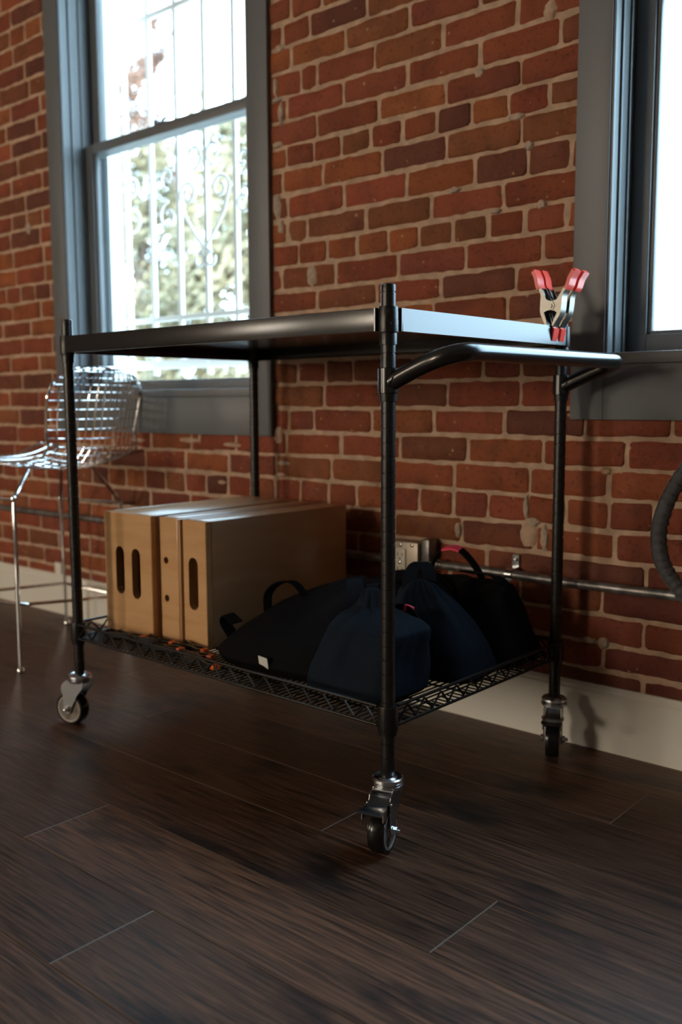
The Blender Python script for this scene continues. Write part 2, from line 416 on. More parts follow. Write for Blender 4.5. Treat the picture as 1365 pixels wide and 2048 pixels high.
def build_wall():
    rnd = random.Random(5)
    bm = bmesh.new(); lay = bm.verts.layers.float_color.new('tone')

    def brick(x0, x1, z0, z1):
        L = x1 - x0; H = z1 - z0
        if L < .012 or H < .008: return
        near = -3.0 < x0 < 1.3 and z0 < 2.4
        nx = max(2, int(L / (.02 if near else .1))); nz_ = 4 if near else 2
        col = list(rnd.choice(PAL)); k = rnd.uniform(.8, 1.12); col = (col[0] * k, col[1] * k, col[2] * k, 1)
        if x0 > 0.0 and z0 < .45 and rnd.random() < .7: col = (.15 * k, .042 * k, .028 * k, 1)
        dy = rnd.uniform(-.0015, .002); tilt = rnd.uniform(-.0018, .0018); sd = Vector((rnd.uniform(0, 99), rnd.uniform(0, 99), 0))
        V = {}
        for i in range(nx + 1):
            for j in range(nz_ + 1):
                # rings are packed towards the border for a worn round edge
                fx = i / nx; fz = (0, .09, .5, .91, 1)[j] if nz_ == 4 else j / nz_
                if near and nx > 3 and i in (1, nx - 1): fx = (.006 / L) if i == 1 else 1 - .006 / L
                x = x0 + L * fx; z = z0 + H * fz + tilt * (fx - .5) * 2
                edge = i in (0, nx) or j in (0, nz_)
                y = W + dy
                if near:
                    n = noise.noise_vector(Vector((x * 45, z * 45, 0)) + sd)
                    n2 = noise.noise_vector(Vector((x * 14, z * 14, 3)) + sd)
                    y += n.z * .0014 + (.0038 if edge else 0)
                    if edge: x += n.x * .0030 + n2.x * .0020; z += n.y * .0034 + n2.y * .0020
                    if i in (0, nx) and j in (0, nz_): x += (-.0025 if i else .0025); z += (-.0025 if j else .0025)
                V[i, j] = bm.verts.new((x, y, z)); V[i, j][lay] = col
        for i in range(nx):
            for j in range(nz_):
                bm.faces.new((V[i, j], V[i + 1, j], V[i + 1, j + 1], V[i, j + 1]))
        loop = [V[i, 0] for i in range(nx + 1)] + [V[nx, j] for j in range(1, nz_ + 1)] + [V[i, nz_] for i in range(nx - 1, -1, -1)] + [V[0, j] for j in range(nz_ - 1, 0, -1)]
        back = []
        for v in loop:
            w = bm.verts.new((v.co.x, W + .02, v.co.z)); w[lay] = col; back.append(w)
        n = len(loop)
        for i in range(n):
            bm.faces.new((loop[(i + 1) % n], loop[i], back[i], back[(i + 1) % n]))

    def clip(x0, x1, z0, z1):
        segs = [(x0, x1, z0, z1)]
        for (a, b, c, d) in WIN:
            o = []
            for (p, q, r, s) in segs:
                if q <= a or p >= b or s <= c or r >= d: o.append((p, q, r, s)); continue
                if p < a: o.append((p, a, r, s))
                if q > b: o.append((b, q, r, s))
                if s > d: o.append((max(p, a), min(q, b), max(r, d), s))
                if r < c: o.append((max(p, a), min(q, b), r, min(s, c)))
            segs = o
        for g in segs: brick(*g)

    for z0, z1 in zip(MZ, MZ[1:]):
        zm = (z0 + z1) / 2; key = min(JT, key=lambda k: abs(k - zm))
        js = sorted(JT[key]) if abs(key - zm) < .03 else [rnd.uniform(-.2, 0)]
        head = abs(zm - .542) < .02 or abs(zm - 1.21) < .02 or abs(zm - 1.477) < .02 or abs(zm - 2.14) < .02
        st = .1045 if head else .209
        while js[0] > X0W: js.insert(0, js[0] - st + rnd.uniform(-.006, .006))
        while js[-1] < X1W: js.append(js[-1] + st + rnd.uniform(-.006, .006))
        for a, b in zip(js, js[1:]):
            a_, b_ = max(a + rnd.uniform(.003, .006), X0W), min(b - rnd.uniform(.003, .006), X1W)
            hw = rnd.uniform(.0042, .0062)
            clip(a_, b_, max(z0 + hw, 0), min(z1 - hw + rnd.uniform(-.001, .001), ZTOP))
    nb = len(bm.faces)
    # mortar bed, a rough sheet around the openings
    xs = sorted([X0W, X1W] + [w[i] for w in WIN for i in (0, 1)]); zs = [0, WIN[0][2], WIN[1][2], WIN[0][3], ZTOP]

    def hole(x, z): return any(a < x < b and c < z < d for a, b, c, d in WIN)
    mc = (0, 0, 0, 1)
    for xa, xb in zip(xs, xs[1:]):
        for za, zb in zip(zs, zs[1:]):
            if hole((xa + xb) / 2, (za + zb) / 2): continue
            vis = xb > -3.2 and xa < 1.3
            stp = .014 if vis else .15
            nx = max(1, int((xb - xa) / stp)); nz_ = max(1, int((zb - za) / stp))
            if nx * nz_ > 30000: nx = max(1, nx // 2); nz_ = max(1, nz_ // 2)
            G = [[None] * (nz_ + 1) for _ in range(nx + 1)]
            for i in range(nx + 1):
                for j in range(nz_ + 1):
                    x = xa + (xb - xa) * i / nx; z = za + (zb - za) * j / nz_
                    v = bm.verts.new((x, W + .0042 + .0016 * noise.noise(Vector((x * 40, z * 40, 1))), z)); v[lay] = mc; G[i][j] = v
            for i in range(nx):
                for j in range(nz_):
                    f = bm.faces.new((G[i][j], G[i + 1][j], G[i + 1][j + 1], G[i][j + 1])); f.material_index = 1
    # wall core behind, up to the outer face
    for xa, xb in zip(xs, xs[1:]):
        for za, zb in zip(zs, zs[1:]):
            if hole((xa + xb) / 2, (za + zb) / 2): continue
            vv = [bm.verts.new((x, y, z)) for z in (za, zb) for x, y in ((xa, W + .012), (xb, W + .012), (xb, W + .23), (xa, W + .23))]
            for v in vv: v[lay] = (.6, .6, .6, 1)
            for f in ((3, 2, 1, 0), (4, 5, 6, 7), (0, 1, 5, 4), (1, 2, 6, 5), (2, 3, 7, 6), (3, 0, 4, 7)):
                bm.faces.new([vv[i] for i in f]).material_index = 1
    # cement smears and filled chips: (x, z, rx, rz, material)
    P = [(-.813, 1.145, .022, .030, 2), (-.088, 1.66, .018, .022, 1), (-.27, 1.565, .016, .011, 2), (-.17, 1.448, .024, .009, 2),
         (-.118, .478, .024, .034, 1), (-.105, .513, .018, .012, 2), (-.945, 1.676, .010, .03, 2), (-.93, 1.776, .02, .012, 2), (-.94, 1.642, .02, .007, 2),
         (-.925, 1.60, .012, .035, 2), (-.94, 1.52, .022, .010, 2), (-.945, 1.35, .016, .04, 2), (-.93, 1.29, .012, .02, 2), (-.95, .70, .02, .03, 1),
         (-.93, .62, .03, .008, 2), (-.94, .585, .02, .008, 1), (-1.35, .678, .06, .010, 1), (-1.15, .668, .05, .008, 1), (-1.30, .69, .008, .03, 1), (-1.62, .672, .05, .008, 1),
         (-.10, 1.243, .014, .012, 2), (-.22, 1.243, .016, .006, 2), (-.34, 1.309, .02, .008, 2), (.078, .25, .016, .016, 2), (.045, .25, .02, .008, 2),
         (.075, .64, .014, .008, 1), (-.125, .545, .008, .03, 2), (-.135, 1.378, .012, .012, 2), (-2.25, 1.45, .02, .028, 2), (-2.40, 1.17, .03, .01, 1),
         (-.075, .475, .012, .035, 2), (-.318, .475, .010, .022, 2), (-.45, .40, .02, .008, 1), (-1.20, .55, .02, .008, 1), (-.60, .575, .03, .007, 1)]
    for (x, z, rx, rz, mi) in P:
        n = 26; r_ = random.Random(x * z); cv = bm.verts.new((x, W - .0035, z)); cv[lay] = mc; ring = []; ring2 = []
        for i in range(n):
            a = 2 * PI * i / n; k = 1 + .28 * noise.noise(Vector((math.cos(a) * 2 + x * 50, math.sin(a) * 2, z * 50)))
            v = bm.verts.new((x + rx * .7 * k * math.cos(a), W - .003 + r_.uniform(-.0006, .0006), z + rz * .7 * k * math.sin(a))); v[lay] = mc; ring.append(v)
            v = bm.verts.new((x + rx * k * math.cos(a), W + .004, z + rz * k * math.sin(a))); v[lay] = mc; ring2.append(v)
        for i in range(n):
            f = bm.faces.new((cv, ring[i], ring[(i + 1) % n])); f.material_index = mi
            f = bm.faces.new((ring[i], ring2[i], ring2[(i + 1) % n], ring[(i + 1) % n])); f.material_index = mi
    me = bpy.data.meshes.new('wall_front'); bm.to_mesh(me); bm.free()
    for m in (BRICK, MORTAR, CEMENT): me.materials.append(m)
    me.polygons.foreach_set('use_smooth', [True] * len(me.polygons)); me.set_sharp_from_angle(angle=math.radians(50))
    o = bpy.data.objects.new('wall_front', me); COL.objects.link(o); o['kind'] = 'structure'


build_wall()


def struct(mb, name, m, **k):
    o = mb.obj(name, m, **k); o['kind'] = 'structure'; return o


# rest of the room shell
struct(MB().box(-6.15, -6.0, -7.0, W + .3, 0, 3.0), 'wall_left', PLASTER, smooth=False)
struct(MB().box(3.0, 3.15, -7.0, W + .3, 0, 3.0), 'wall_right', PLASTER, smooth=False)
mb = MB()
for a, b, c, d in ((-6.15, -6.1, 0, 3), (-5.1, -2.4, 0, 3), (-1.4, 3.15, 0, 3), (-6.1, -5.1, 0, 1), (-6.1, -5.1, 2.5, 3), (-2.4, -1.4, 0, 1), (-2.4, -1.4, 2.5, 3)):
    mb.box(a, b, -7.15, -7.0, c, d)
struct(mb, 'wall_back', PLASTER, smooth=False)
struct(MB().box(-6.15, 3.15, -7.15, W + .3, 3.0, 3.1), 'ceiling', CEIL, smooth=False)
for i, x in ((3, -5.6), (4, -1.9)):
    w = empty('window_%d' % i, (x, -7.05, 1.0)); w['kind'] = 'structure'
    m = MB()
    for a, b, c, d in ((-.5, -.45, 0, 1.5), (.45, .5, 0, 1.5), (-.45, .45, 0, .05), (-.45, .45, 1.45, 1.5), (-.45, .45, .73, .77)):
        m.box(a, b, -.03, .03, c, d)
    m.obj('window_frame', WHITEP, w, smooth=False)
    MB().box(-.45, .45, -.004, .0, .05, 1.45).obj('glass_pane', GLASS, w, smooth=False)

# ---- baseboard: a profile run along the wall
prof = [(0, 0), (-.014, 0), (-.014, .132), (-.010, .137), (-.010, .143), (-.006, .150), (0, .151)]


def baseboard(x0, x1, name):
    m = MB(); A = [m.bm.verts.new((x0, W + .003 + y, z)) for y, z in prof]; B = [m.bm.verts.new((x1, W + .003 + y, z)) for y, z in prof]
    n = len(prof)
    for i in range(n): m.bm.faces.new((A[i], A[(i + 1) % n], B[(i + 1) % n], B[i]))
    m.bm.faces.new(A[::-1]); m.bm.faces.new(B)
    struct(m, name, BASEB, smooth=False)


baseboard(-6, 3.0, 'baseboard_front')
struct(MB().box(-2.150, -2.105, W - .009, W + .004, .1515, .196, ch=.002), 'trim_1', BASEB, smooth=False)


# ---- windows
def make_window(i, xl, xr, zsill, zap, left):
    """xl..xr the clear opening between casings"""
    zt = 2.42
    w = empty('window_%d' % i, (0, 0, 0)); w['kind'] = 'structure'
    cw = .085 if left else .079
    f = W - .014
    m = MB()                                                      # casing boards and apron
    m.box(xl - cw, xl, f, W + .004, zap, zt + .09, ch=.0015)
    m.box(xr, xr + cw, f, W + .004, zap, zt + .09, ch=.0015)
    m.box(xl, xr, f, W + .004, zt, zt + .09, ch=.0015)
    m.obj('casing', CASING, w)
    MB().box(xl, xr, f + .001, W + .004, zap, zsill - .0215, ch=.001).obj('apron', CASING, w)
    m = MB()                                                      # jamb lining with beads, stool board
    m.box(xl - .03, xl, W + .0045, W + .205, zsill, zt)
    m.box(xr, xr + .03, W + .0045, W + .205, zsill, zt)
    m.box(xl, xr, W + .0045, W + .205, zt - .001, zt + .03)
    m.box(xl, xl + .006, W - .010, W + .004, zsill + .002, zt, ch=.002)
    m.box(xr - .006, xr, W - .010, W + .004, zsill + .002, zt, ch=.002)
    for yy in (.030, .072):
        m.box(xl, xl + .005, W + yy, W + yy + .008, zsill + .008, zt, ch=.002)
        m.box(xr - .005, xr, W + yy, W + yy + .008, zsill + .008, zt, ch=.002)
    m.obj('jamb', CASING, w)
    m = MB()
    m.box(xl + .0003, xr - .0003, W - .0165, W + .16, zsill - .021, zsill + .004, ch=.002)
    m.obj('window_sill', CASING, w)
    yl = W + (.083 if left else .100)
    # lower sash
    st = .045
    zb = zsill + .005; zm = 1.687
    g = MB()
    g.box(xl + .001, xl + st, yl, yl + .032, zb, zm + .027, ch=.002); g.box(xr - st, xr - .001, yl, yl + .032, zb, zm + .027, ch=.002)
    br = .026 if left else .042
    g.box(xl + st, xr - st, yl, yl + .032, zb, zb + br, ch=.002); g.box(xl + st, xr - st, yl, yl + .032, zm - .006, zm + .027, ch=.002)
    for a, b in ((xl + st, xl + st + .010), (xr - st - .010, xr - st)): g.box(a, b, yl + .008, yl + .026, zb + br, zm - .006, ch=.003)
    g.box(xl + st, xr - st, yl + .008, yl + .026, zb + br, zb + br + .009, ch=.003)
    g.obj('lower_sash', CASING, w)
    MB().box(xl + st, xr - st, yl + .015, yl + .019, zb + br, zm - .006).obj('glass_pane', GLASS, w, smooth=False)
    # upper sash
    yu = yl + .036
    g = MB()
    g.box(xl + .001, xl + st, yu, yu + .032, zm - .005, zt, ch=.002); g.box(xr - st, xr - .001, yu, yu + .032, zm - .005, zt, ch=.002)
    g.box(xl + st, xr - st, yu, yu + .032, zt - .05, zt, ch=.002); g.box(xl + st, xr - st, yu, yu + .032, zm - .004, zm + .026, ch=.002)
    g.obj('upper_sash', CASING, w)
    MB().box(xl + st, xr - st, yu + .015, yu + .019, zm + .025, zt - .05).obj('glass_pane', GLASS, w, smooth=False)
    # lock on the meeting rail
    cx = (xl + xr) / 2 - .05
    k = MB(); k.lathe([(.014, 0), (.014, .006), (.008, .010)], (cx, yl + .016, zm + .027), seg=16)
    k.box(cx - .03, cx + .032, yl + .006, yl + .026, zm + .0275, zm + .031, ch=.001)
    k.tube([(cx, yl + .016, zm + .036), (cx + .02, yl + .01, zm + .042), (cx + .036, yl + .004, zm + .040)], [.005, .004, .0035])
    k.box(cx - .032, cx - .022, yl + .006, yl + .026, zm + .0275, zm + .046, ch=.002)
    k.obj('sash_lock', PLASTIC, w)
    # white painted outer frame and ledge
    g = MB()
    g.box(xl - .05, xl + .024, W + .165, W + .225, zsill - .05, zt + .05); g.box(xr - .024, xr + .05, W + .165, W + .225, zsill - .05, zt + .05)
    g.box(xl + .024, xr - .024, W + .165, W + .225, zsill - .03, zsill + .03)
    g.box(xl - .06, xr + .06, W + .226, W + .37, zsill - .06, zsill - .005)
    g.obj('outer_frame', WHITEP, w, smooth=False)
    return w


make_window(1, -1.995, -1.050, .836, .698, True)
make_window(2, .069, 1.015, .897, .755, False)


# ---- grille outside the left window
def make_grille():
    Y = W + .42 - .12
    g = empty('security_grille', (-1.6, Y, .90)); tag(g, 'white iron security grille with scrolls outside the left window', 'window grille')
    ox = -1.6

    def P(x, z): return (x - ox, 0, z - .90)
    xs = [-2.35, -2.195, -2.04, -1.89, -1.735, -1.585, -1.433, -1.28, -1.125, -.97]
    for x in xs:
        MB().box(x - ox - .0085, x - ox + .0085, -.0085, .0085, 0, 1.6, ch=.001).obj('vertical_bar', WHITEP, g)
    for z, h in ((.94, .016), (1.108, .009), (2.19, .009), (2.49, .010)):
        MB().box(-2.40 - ox, -.92 - ox, -.008, .008, z - h - .9, z + h - .9, ch=.001).obj('cross_bar', WHITEP, g)
    # scrolls, as (x, z) on the grille

    def spiral(cx, cz, r0, turns, a0, d=1, n=26):
        return [(cx + r0 * (1 - .72 * t) * math.cos(a0 + d * turns * 2 * PI * t), cz + r0 * (1 - .72 * t) * math.sin(a0 + d * turns * 2 * PI * t)) for t in [i / n for i in range(n + 1)]]

    def scroll(pts): MB().tube([(p[0] - ox, -.012, p[1] - .9) for p in pts], .0058, seg=8).obj('scroll', WHITEP, g)
    for (c, m) in ((-1.585, 1), (-1.585 - .61, 1), (-1.585 + .61, 1)):
        s1 = spiral(c - .085, 1.535, .045, 1.2, PI, -1)       # heart lobes
        s2 = [(2 * c - x, z) for x, z in s1]
        base = (c, 1.335)
        scroll([base, (c - .05, 1.39), (c - .105, 1.46)] + s1[0:]); scroll([base, (c + .05, 1.39), (c + .105, 1.46)] + s2[0:])
        for sx in (-1, 1):
            scroll([(c + sx * .012, 1.335)] + [(c + sx * (.03 + .022 * math.cos(a)), 1.30 + .022 * math.sin(a)) for a in [i * .45 - .3 + PI / 2 for i in range(0, 13)]])
            q = spiral(c + sx * .20, 1.475, .05, 1.15, PI / 2 if sx < 0 else PI / 2, -sx); scroll(q)
            q = spiral(c + sx * .20, 1.61, .04, 1.1, -PI / 2, sx); scroll(q)
            q = spiral(c + sx * .055, 1.66, .045, 1.0, -PI / 2, -sx); scroll(q)
    return g


make_grille()

# ---- outside: ground, trees
struct(MB().box(-60, 60, W + .31, 80, -.9, -.7), 'ground', PAVE, smooth=False)


def tree(name, label, loc, h, crown, nleaf, lm, seed, zlo=0.0):
    rnd = random.Random(seed); t = empty(name, loc); tag(t, label, 'tree')
    m = MB(); pts = [(0, 0, 0), (rnd.uniform(-.1, .1), rnd.uniform(-.1, .1), h * .4), (rnd.uniform(-.2, .2), 0, h * .75), (0, 0, h)]
    m.tube(smoothpath(pts, 5), [.10 * (1 - .85 * i / 15) for i in range(16)], 8)
    for k in range(26):
        a = rnd.uniform(0, 2 * PI); z = h * rnd.uniform(.2, .95); r = crown * rnd.uniform(.5, 1) * (1.1 - z / h * .5)
        m.tube(smoothpath([(0, 0, z * .8), (r * .5 * math.cos(a), r * .5 * math.sin(a), z), (r * math.cos(a), r * math.sin(a), z + .3)], 4), [.03 - .0027 * i for i in range(9)], 5)
    m.obj('trunk', BARK, t)
    bm = bmesh.new()
    cl = [(rnd.uniform(0, 2 * PI), rnd.random() ** .5 * crown, rnd.uniform(zlo, 1.0) * h, rnd.uniform(.25, .6)) for _ in range(60)]
    for _ in range(nleaf):
        a, r, z, s = rnd.choice(cl); r *= (1.15 - .6 * z / h)
        c = Vector((r * math.cos(a), r * math.sin(a), z)) + Vector([rnd.gauss(0, s * .5) for _ in range(3)])
        n = Vector([rnd.gauss(0, 1) for _ in range(3)]).normalized(); u = n.orthogonal().normalized(); v = n.cross(u)
        l = rnd.uniform(.05, .10); q = l * .55
        vs_ = [bm.verts.new(c + u * a_ * l + v * b_ * q + n * d_ * l * .15) for a_, b_, d_ in ((-1, 0, 0), (-.2, -1, 1), (1, 0, 0), (-.2, 1, 1))]
        bm.faces.new(vs_)
    me = bpy.data.meshes.new('foliage'); bm.to_mesh(me); bm.free(); me.materials.append(lm)
    o = bpy.data.objects.new('foliage', me); COL.objects.link(o); o.parent = t


tree('street_tree', 'olive green leafy tree in the right half of the left window, lower pane', (-9.0, 8.3, -.7), 5.5, 1.55, 12000, LEAFG, 1)
tree('bushy_tree', 'olive bushy tree on the left side of the left window pane, behind the grille bars', (-14.9, 10.9, -.7), 6.3, 1.9, 14000, LEAFG, 3)
tree('autumn_tree', 'taller thin tree with sparse orange leaves, high in the left window', (-21.5, 15.6, -.7), 11.6, 2.8, 9000, LEAFO, 2, .5)

# ---- conduit, outlet box, strap on the brick wall
cy = W - .030


def conduit(x0, x1, label):
    n = 40
    o = MB().tube([(x0 + (x1 - x0) * i / n, cy, .385 + .0012 * math.sin(i * .9)) for i in range(n + 1)], .0112, seg=16).obj('electrical_conduit', GALV)
    tag(o, label, 'conduit', 'conduit runs along the brick wall')
    return o


conduit(-5.8, -.524, 'long galvanised conduit on the brick wall left of the outlet box')
conduit(-.400, 2.8, 'galvanised conduit on the brick wall right of the outlet box, under the right window')
ob = empty('outlet_box', (-.454, W - .002, .386)); tag(ob, 'square steel outlet box with ivory duplex socket on the brick wall', 'outlet box')
PLATE = mat('stamped_steel_plate', (.46, .39, .31), .45, .45)
MB().box(-.052, .052, -.050, 0, -.052, .052, ch=.003).obj('steel_box', PLATE, ob)
MB().box(-.053, .053, -.056, -.0505, -.053, .053, ch=.002).obj('cover_plate', PLATE, ob)
MB().box(.052, .078, -.042, -.001, -.022, .062, ch=.003).obj('side_bracket', GALV, ob)
m = MB(); m.box(-.0165, .0165, -.060, -.0565, -.036, .036, ch=.002)
m.obj('socket_plate', OUTW, ob)
for dz in (-.019, .019):
    m = MB()
    m.box(-.008, -.006, -.0606, -.0602, dz - .003, dz + .006); m.box(.006, .008, -.0606, -.0602, dz - .003, dz + .005)
    m.lathe([(.0025, 0), (.0025, .0006)], (0, -.0602, dz - .009), (0, -1, 0), 10)
    m.obj('socket_outlet', DARK, ob)
for x, z in ((0, .045), (0, -.045), (.036, .046), (0, 0)):
    m = MB().lathe([(.0045, 0), (.0045, .002), (.003, .003)], (x, -.0565 if z else -.0602, z), (0, -1, 0), 14)
    m.obj('screw', ZINC, ob)
m = MB().lathe([(.013, 0), (.013, .018), (.0155, .018), (.0155, .026), (.0125, .026), (.0125, .034)], (.078, -.028, 0), (1, 0, 0), 20)
m.obj('connector', ZINC, ob)
st = empty('conduit_strap', (-.147, W - .002, .385)); tag(st, 'small steel one hole strap screwed over the conduit', 'strap')
m = MB()
m.ribbon([(0, -.041 + 0, -.013)] + [(0, -.028 - .0135 * math.sin(a), .0135 * -math.cos(a)) for a in [i * PI / 10 for i in range(1, 10)]] + [(0, -.020, .0145), (0, -.003, .016), (0, -.003, .045)], (1, 0, 0), .018, .0016)
m.obj('strap_band', ZINC, st)
MB().lathe([(.006, 0), (.006, .003), (.003, .005)], (0, -.0038, .033), (0, -1, 0), 14).obj('screw', ZINC, st)

# ---- cloth wrapped loop at the right edge
hp = [(0.603, .60, .93), (0.503, .60, .88), (0.383, .60, .775), (0.313, .60, .690), (0.271, .60, .628), (0.247, .60, .57), (0.239, .60, .515), (0.250, .60, .462),
      (0.278, .60, .422), (0.318, .60, .385), (0.383, .60, .33), (0.463, .60, .27), (0.538, .60, .18), (0.570, .60, .07), (0.580, .60, .017)]
# 'pts' are where the loop hangs, a hand's width off the wall
pp = smoothpath(hp, 14); rad = []
for i, p in enumerate(pp):
    rad.append(.0158 + .0016 * noise.noise(Vector((i * .55, 0, 0))) + (.0011 * math.sin(i * 1.35) if .40 < p.z < .75 else 0))
hs = empty('padded_loop', (.58, .60, 0)); tag(hs, 'charcoal cloth covered padded loop hanging at the right edge, before the brick wall', 'padded loop')
m = MB().tube([(p.x - .58, p.y - .60, p.z) for p in pp], rad, 16); o = m.obj('cloth_sleeve', HOSE, hs)
m = MB().tube([(p.x - .58 - .0128 * (1 if p.z < .9 else 0), p.y - .60 - .0118, p.z) for p in pp], .0012, 6); m.obj('seam', HOSE, hs)
m = MB()
for i in range(40, 110, 5):
    p = pp[i]; q = pp[i + 1]; d = (q - p).normalized(); side = Vector((0, -1, 0)).cross(d)
    if side.x < 0: side = -side
    cc = p - Vector((.58, .60, 0))
    m.tube([cc + Vector((0, -.0150, 0)) - side * .003, cc + Vector((0, -.0150, 0)) + side * .007 + d * .002, cc + side * .0152 + Vector((0, -.006, 0)) + d * .004], [.0008, .0022, .0012], 6)
m.obj('gathered_folds', HOSE, hs)

# ================================================================ CART
cart = empty('utility_cart', (0, 0, 0), -.0129)
tag(cart, 'black steel two shelf rolling utility cart with push handle, in front of the brick wall', 'rolling cart')
A_, B_ = .978, .603
CORN = [(0, 0), (-A_, 0), (0, B_), (-A_, B_)]
g_ = .0254


def post():
    pr = [(.0116, .128), (.0127, .130)]
    z0 = .9797
    n = 33
    gl = sorted([z0 - i * g_ for i in range(0, n)] + [z0 - i * g_ + .0034 for i in (3, 11, 17, 25)])
    for z in gl:
        if z < .14: continue
        pr += [(.0127, z - .0012), (.0113, z - .0008), (.0113, z + .0007), (.0127, z + .0012)]
    pr += [(.0127, .990), (.0122, .9915)]
    return MB().lathe(pr, seg=36)


first = None
for (x, y) in CORN:
    if first is None:
        first = post().obj('post', POSTM, cart, angle=30)
        MB().lathe([(.0124, 0), (.0124, .0022), (.011, .0034)], (0, 0, .9905), seg=30).obj('post_cap', PLASTIC, first)
        p = first
    else:
        p = copy_tree(first, cart)
    p.location = (x, y, 0)


def upper_collar():
    m = MB().lathe([(.0135, .913), (.0176, .913), (.0179, .916), (.0172, .954), (.0166, .956), (.013, .956)], seg=36)
    return m


def lower_collar():
    m = MB().lathe([(.0132, .222), (.0176, .213), (.0190, .220), (.0182, .258), (.0176, .261), (.0130, .261)], seg=36)
    m.lathe([(.0132, .2060), (.0158, .2065), (.0162, .2125), (.0132, .2125)], seg=32)
    return m


uc = upper_collar().obj('shelf_collar', BLACKCAST, cart)
m = MB()
for k in range(7):
    a = math.radians(-75 + k * 7); ca, sa = math.cos(a), math.sin(a)
    m.tube([(.0172 * ca, .0172 * sa, .951), (.0176 * math.cos(a + .02 * k), .0176 * math.sin(a + .02 * k), .942)], .0004, 5)
m.tube([(.0178 * math.cos(math.radians(-50 + 14 * math.cos(t))), .0178 * math.sin(math.radians(-50 + 14 * math.cos(t))), .9255 + .0048 * math.sin(t)) for t in [i * PI / 10 for i in range(20)]], .00045, 5, closed=True)
m.obj('embossing', BLACKCAST, uc)
lc = lower_collar().obj('shelf_collar', BLACKCAST, cart)
sl = MB().lathe([(.0133, .892), (.0150, .8925), (.0153, .911), (.0146, .913)], seg=32).obj('split_sleeve', PLASTIC, cart)
for i, (x, y) in enumerate(CORN):
    if i:
        for s in (uc, lc, sl):
            c = copy_tree(s, cart); c.location = (x, y, 0)

# solid top shelf: a shallow pan with hollow corners
m = MB()
T = .9540; Bm = .9150; r = .018
m.box(-A_ + r, -r, -.0170, -.0150, Bm, T, ch=.0006); m.box(-A_ + r, -r, B_ + .0150, B_ + .0170, Bm, T, ch=.0006)
m.obox((.0160, B_ / 2, (T + Bm) / 2), (1, 0, .045), (0, 1, 0), (-.045, 0, 1), .001, B_ / 2 - r, (T - Bm) / 2); m.box(-A_ - .0170, -A_ - .0150, r, B_ - r, Bm, T, ch=.0006)
m.box(-A_ + r, -r, -.0150, B_ + .0150, T - .0100, T - .0085); m.box(-r, .0150, r, B_ - r, T - .0100, T - .0085); m.box(-A_ - .0150, -A_ + r, r, B_ - r, T - .0100, T - .0085)
# return flanges under the rim
m.box(-A_ + r, -r, -.0150, -.004, Bm, Bm + .0015); m.box(.004, .0150, r, B_ - r, Bm, Bm + .0015)
m.box(-A_ + r, -r, B_ + .004, B_ + .0150, Bm, Bm + .0015); m.box(-A_ - .0150, -A_ - .004, r, B_ - r, Bm, Bm + .0015)
for (x, y) in CORN:
    sx = 1 if x == 0 else -1; sy = -1 if y == 0 else 1
    m.box(x - sx * r, x - sx * (r - .003), y + sy * .017, y + sy * .004, Bm, T); m.box(x + sx * .017, x + sx * .004, y - sy * r, y - sy * (r - .003), Bm, T)
m.obj('solid_shelf', BLACK, cart)

# lower wire shelf
m = MB(); zt_, zb_ = .2585, .2235
e = .010
for z in (zt_, zb_):
    for (a, b) in (((-A_ + .016, -e), (-.016, -e)), ((-A_ + .016, B_ + e), (-.016, B_ + e)), ((e, .016), (e, B_ - .016)), ((-A_ - e, .016), (-A_ - e, B_ - .016))):
        m.tube([(*a, z), (*b, z)], .0033 if z > .24 else .0030, 8)


def zig(p, q, n):
    p, q = Vector(p), Vector(q); pts = []
    for i in range(n + 1):
        c = p.lerp(q, i / n); c.z = zt_ - .004 if i % 2 else zb_ + .004; pts.append(c)
    out = []
    for a, b in zip(pts, pts[1:]): out += [a.lerp(b, .06), a.lerp(b, .94)]
    m.tube(out, .0021, 6)


zig((-A_ + .018, -e, 0), (-.018, -e, 0), 36); zig((-A_ + .018, B_ + e, 0), (-.018, B_ + e, 0), 36)
zig((e, .018, 0), (e, B_ - .018, 0), 22); zig((-A_ - e, .018, 0), (-A_ - e, B_ - .018, 0), 22)
m.obj('truss_frame', WIREM, cart)
m = MB()
n = 66
for i in range(n):
    x = -A_ + .018 + (A_ - .036) * i / (n - 1)
    m.tube([(x, -e - .001, zb_ + .0044), (x, B_ + e + .001, zb_ + .0044)], .0017, 6)
for x in (-A_ - .002, -.002 + 0):
    pass
for y in (.05, .15, .25, .35, .45, .55): m.tube([(-A_ - e, y, zb_ + .0004), (e, y, zb_ + .0004)], .0024, 6)
for i in range(34):
    y = .022 + (B_ - .044) * i / 33
    m.tube([(e, y, zb_ + .002), (-.018, y, zb_ + .0022)], .0015, 6)
    m.tube([(-A_ - e, y, zb_ + .002), (-A_ + .018, y, zb_ + .0022)], .0015, 6)
o = m.obj('wire_deck', WIREM, cart)

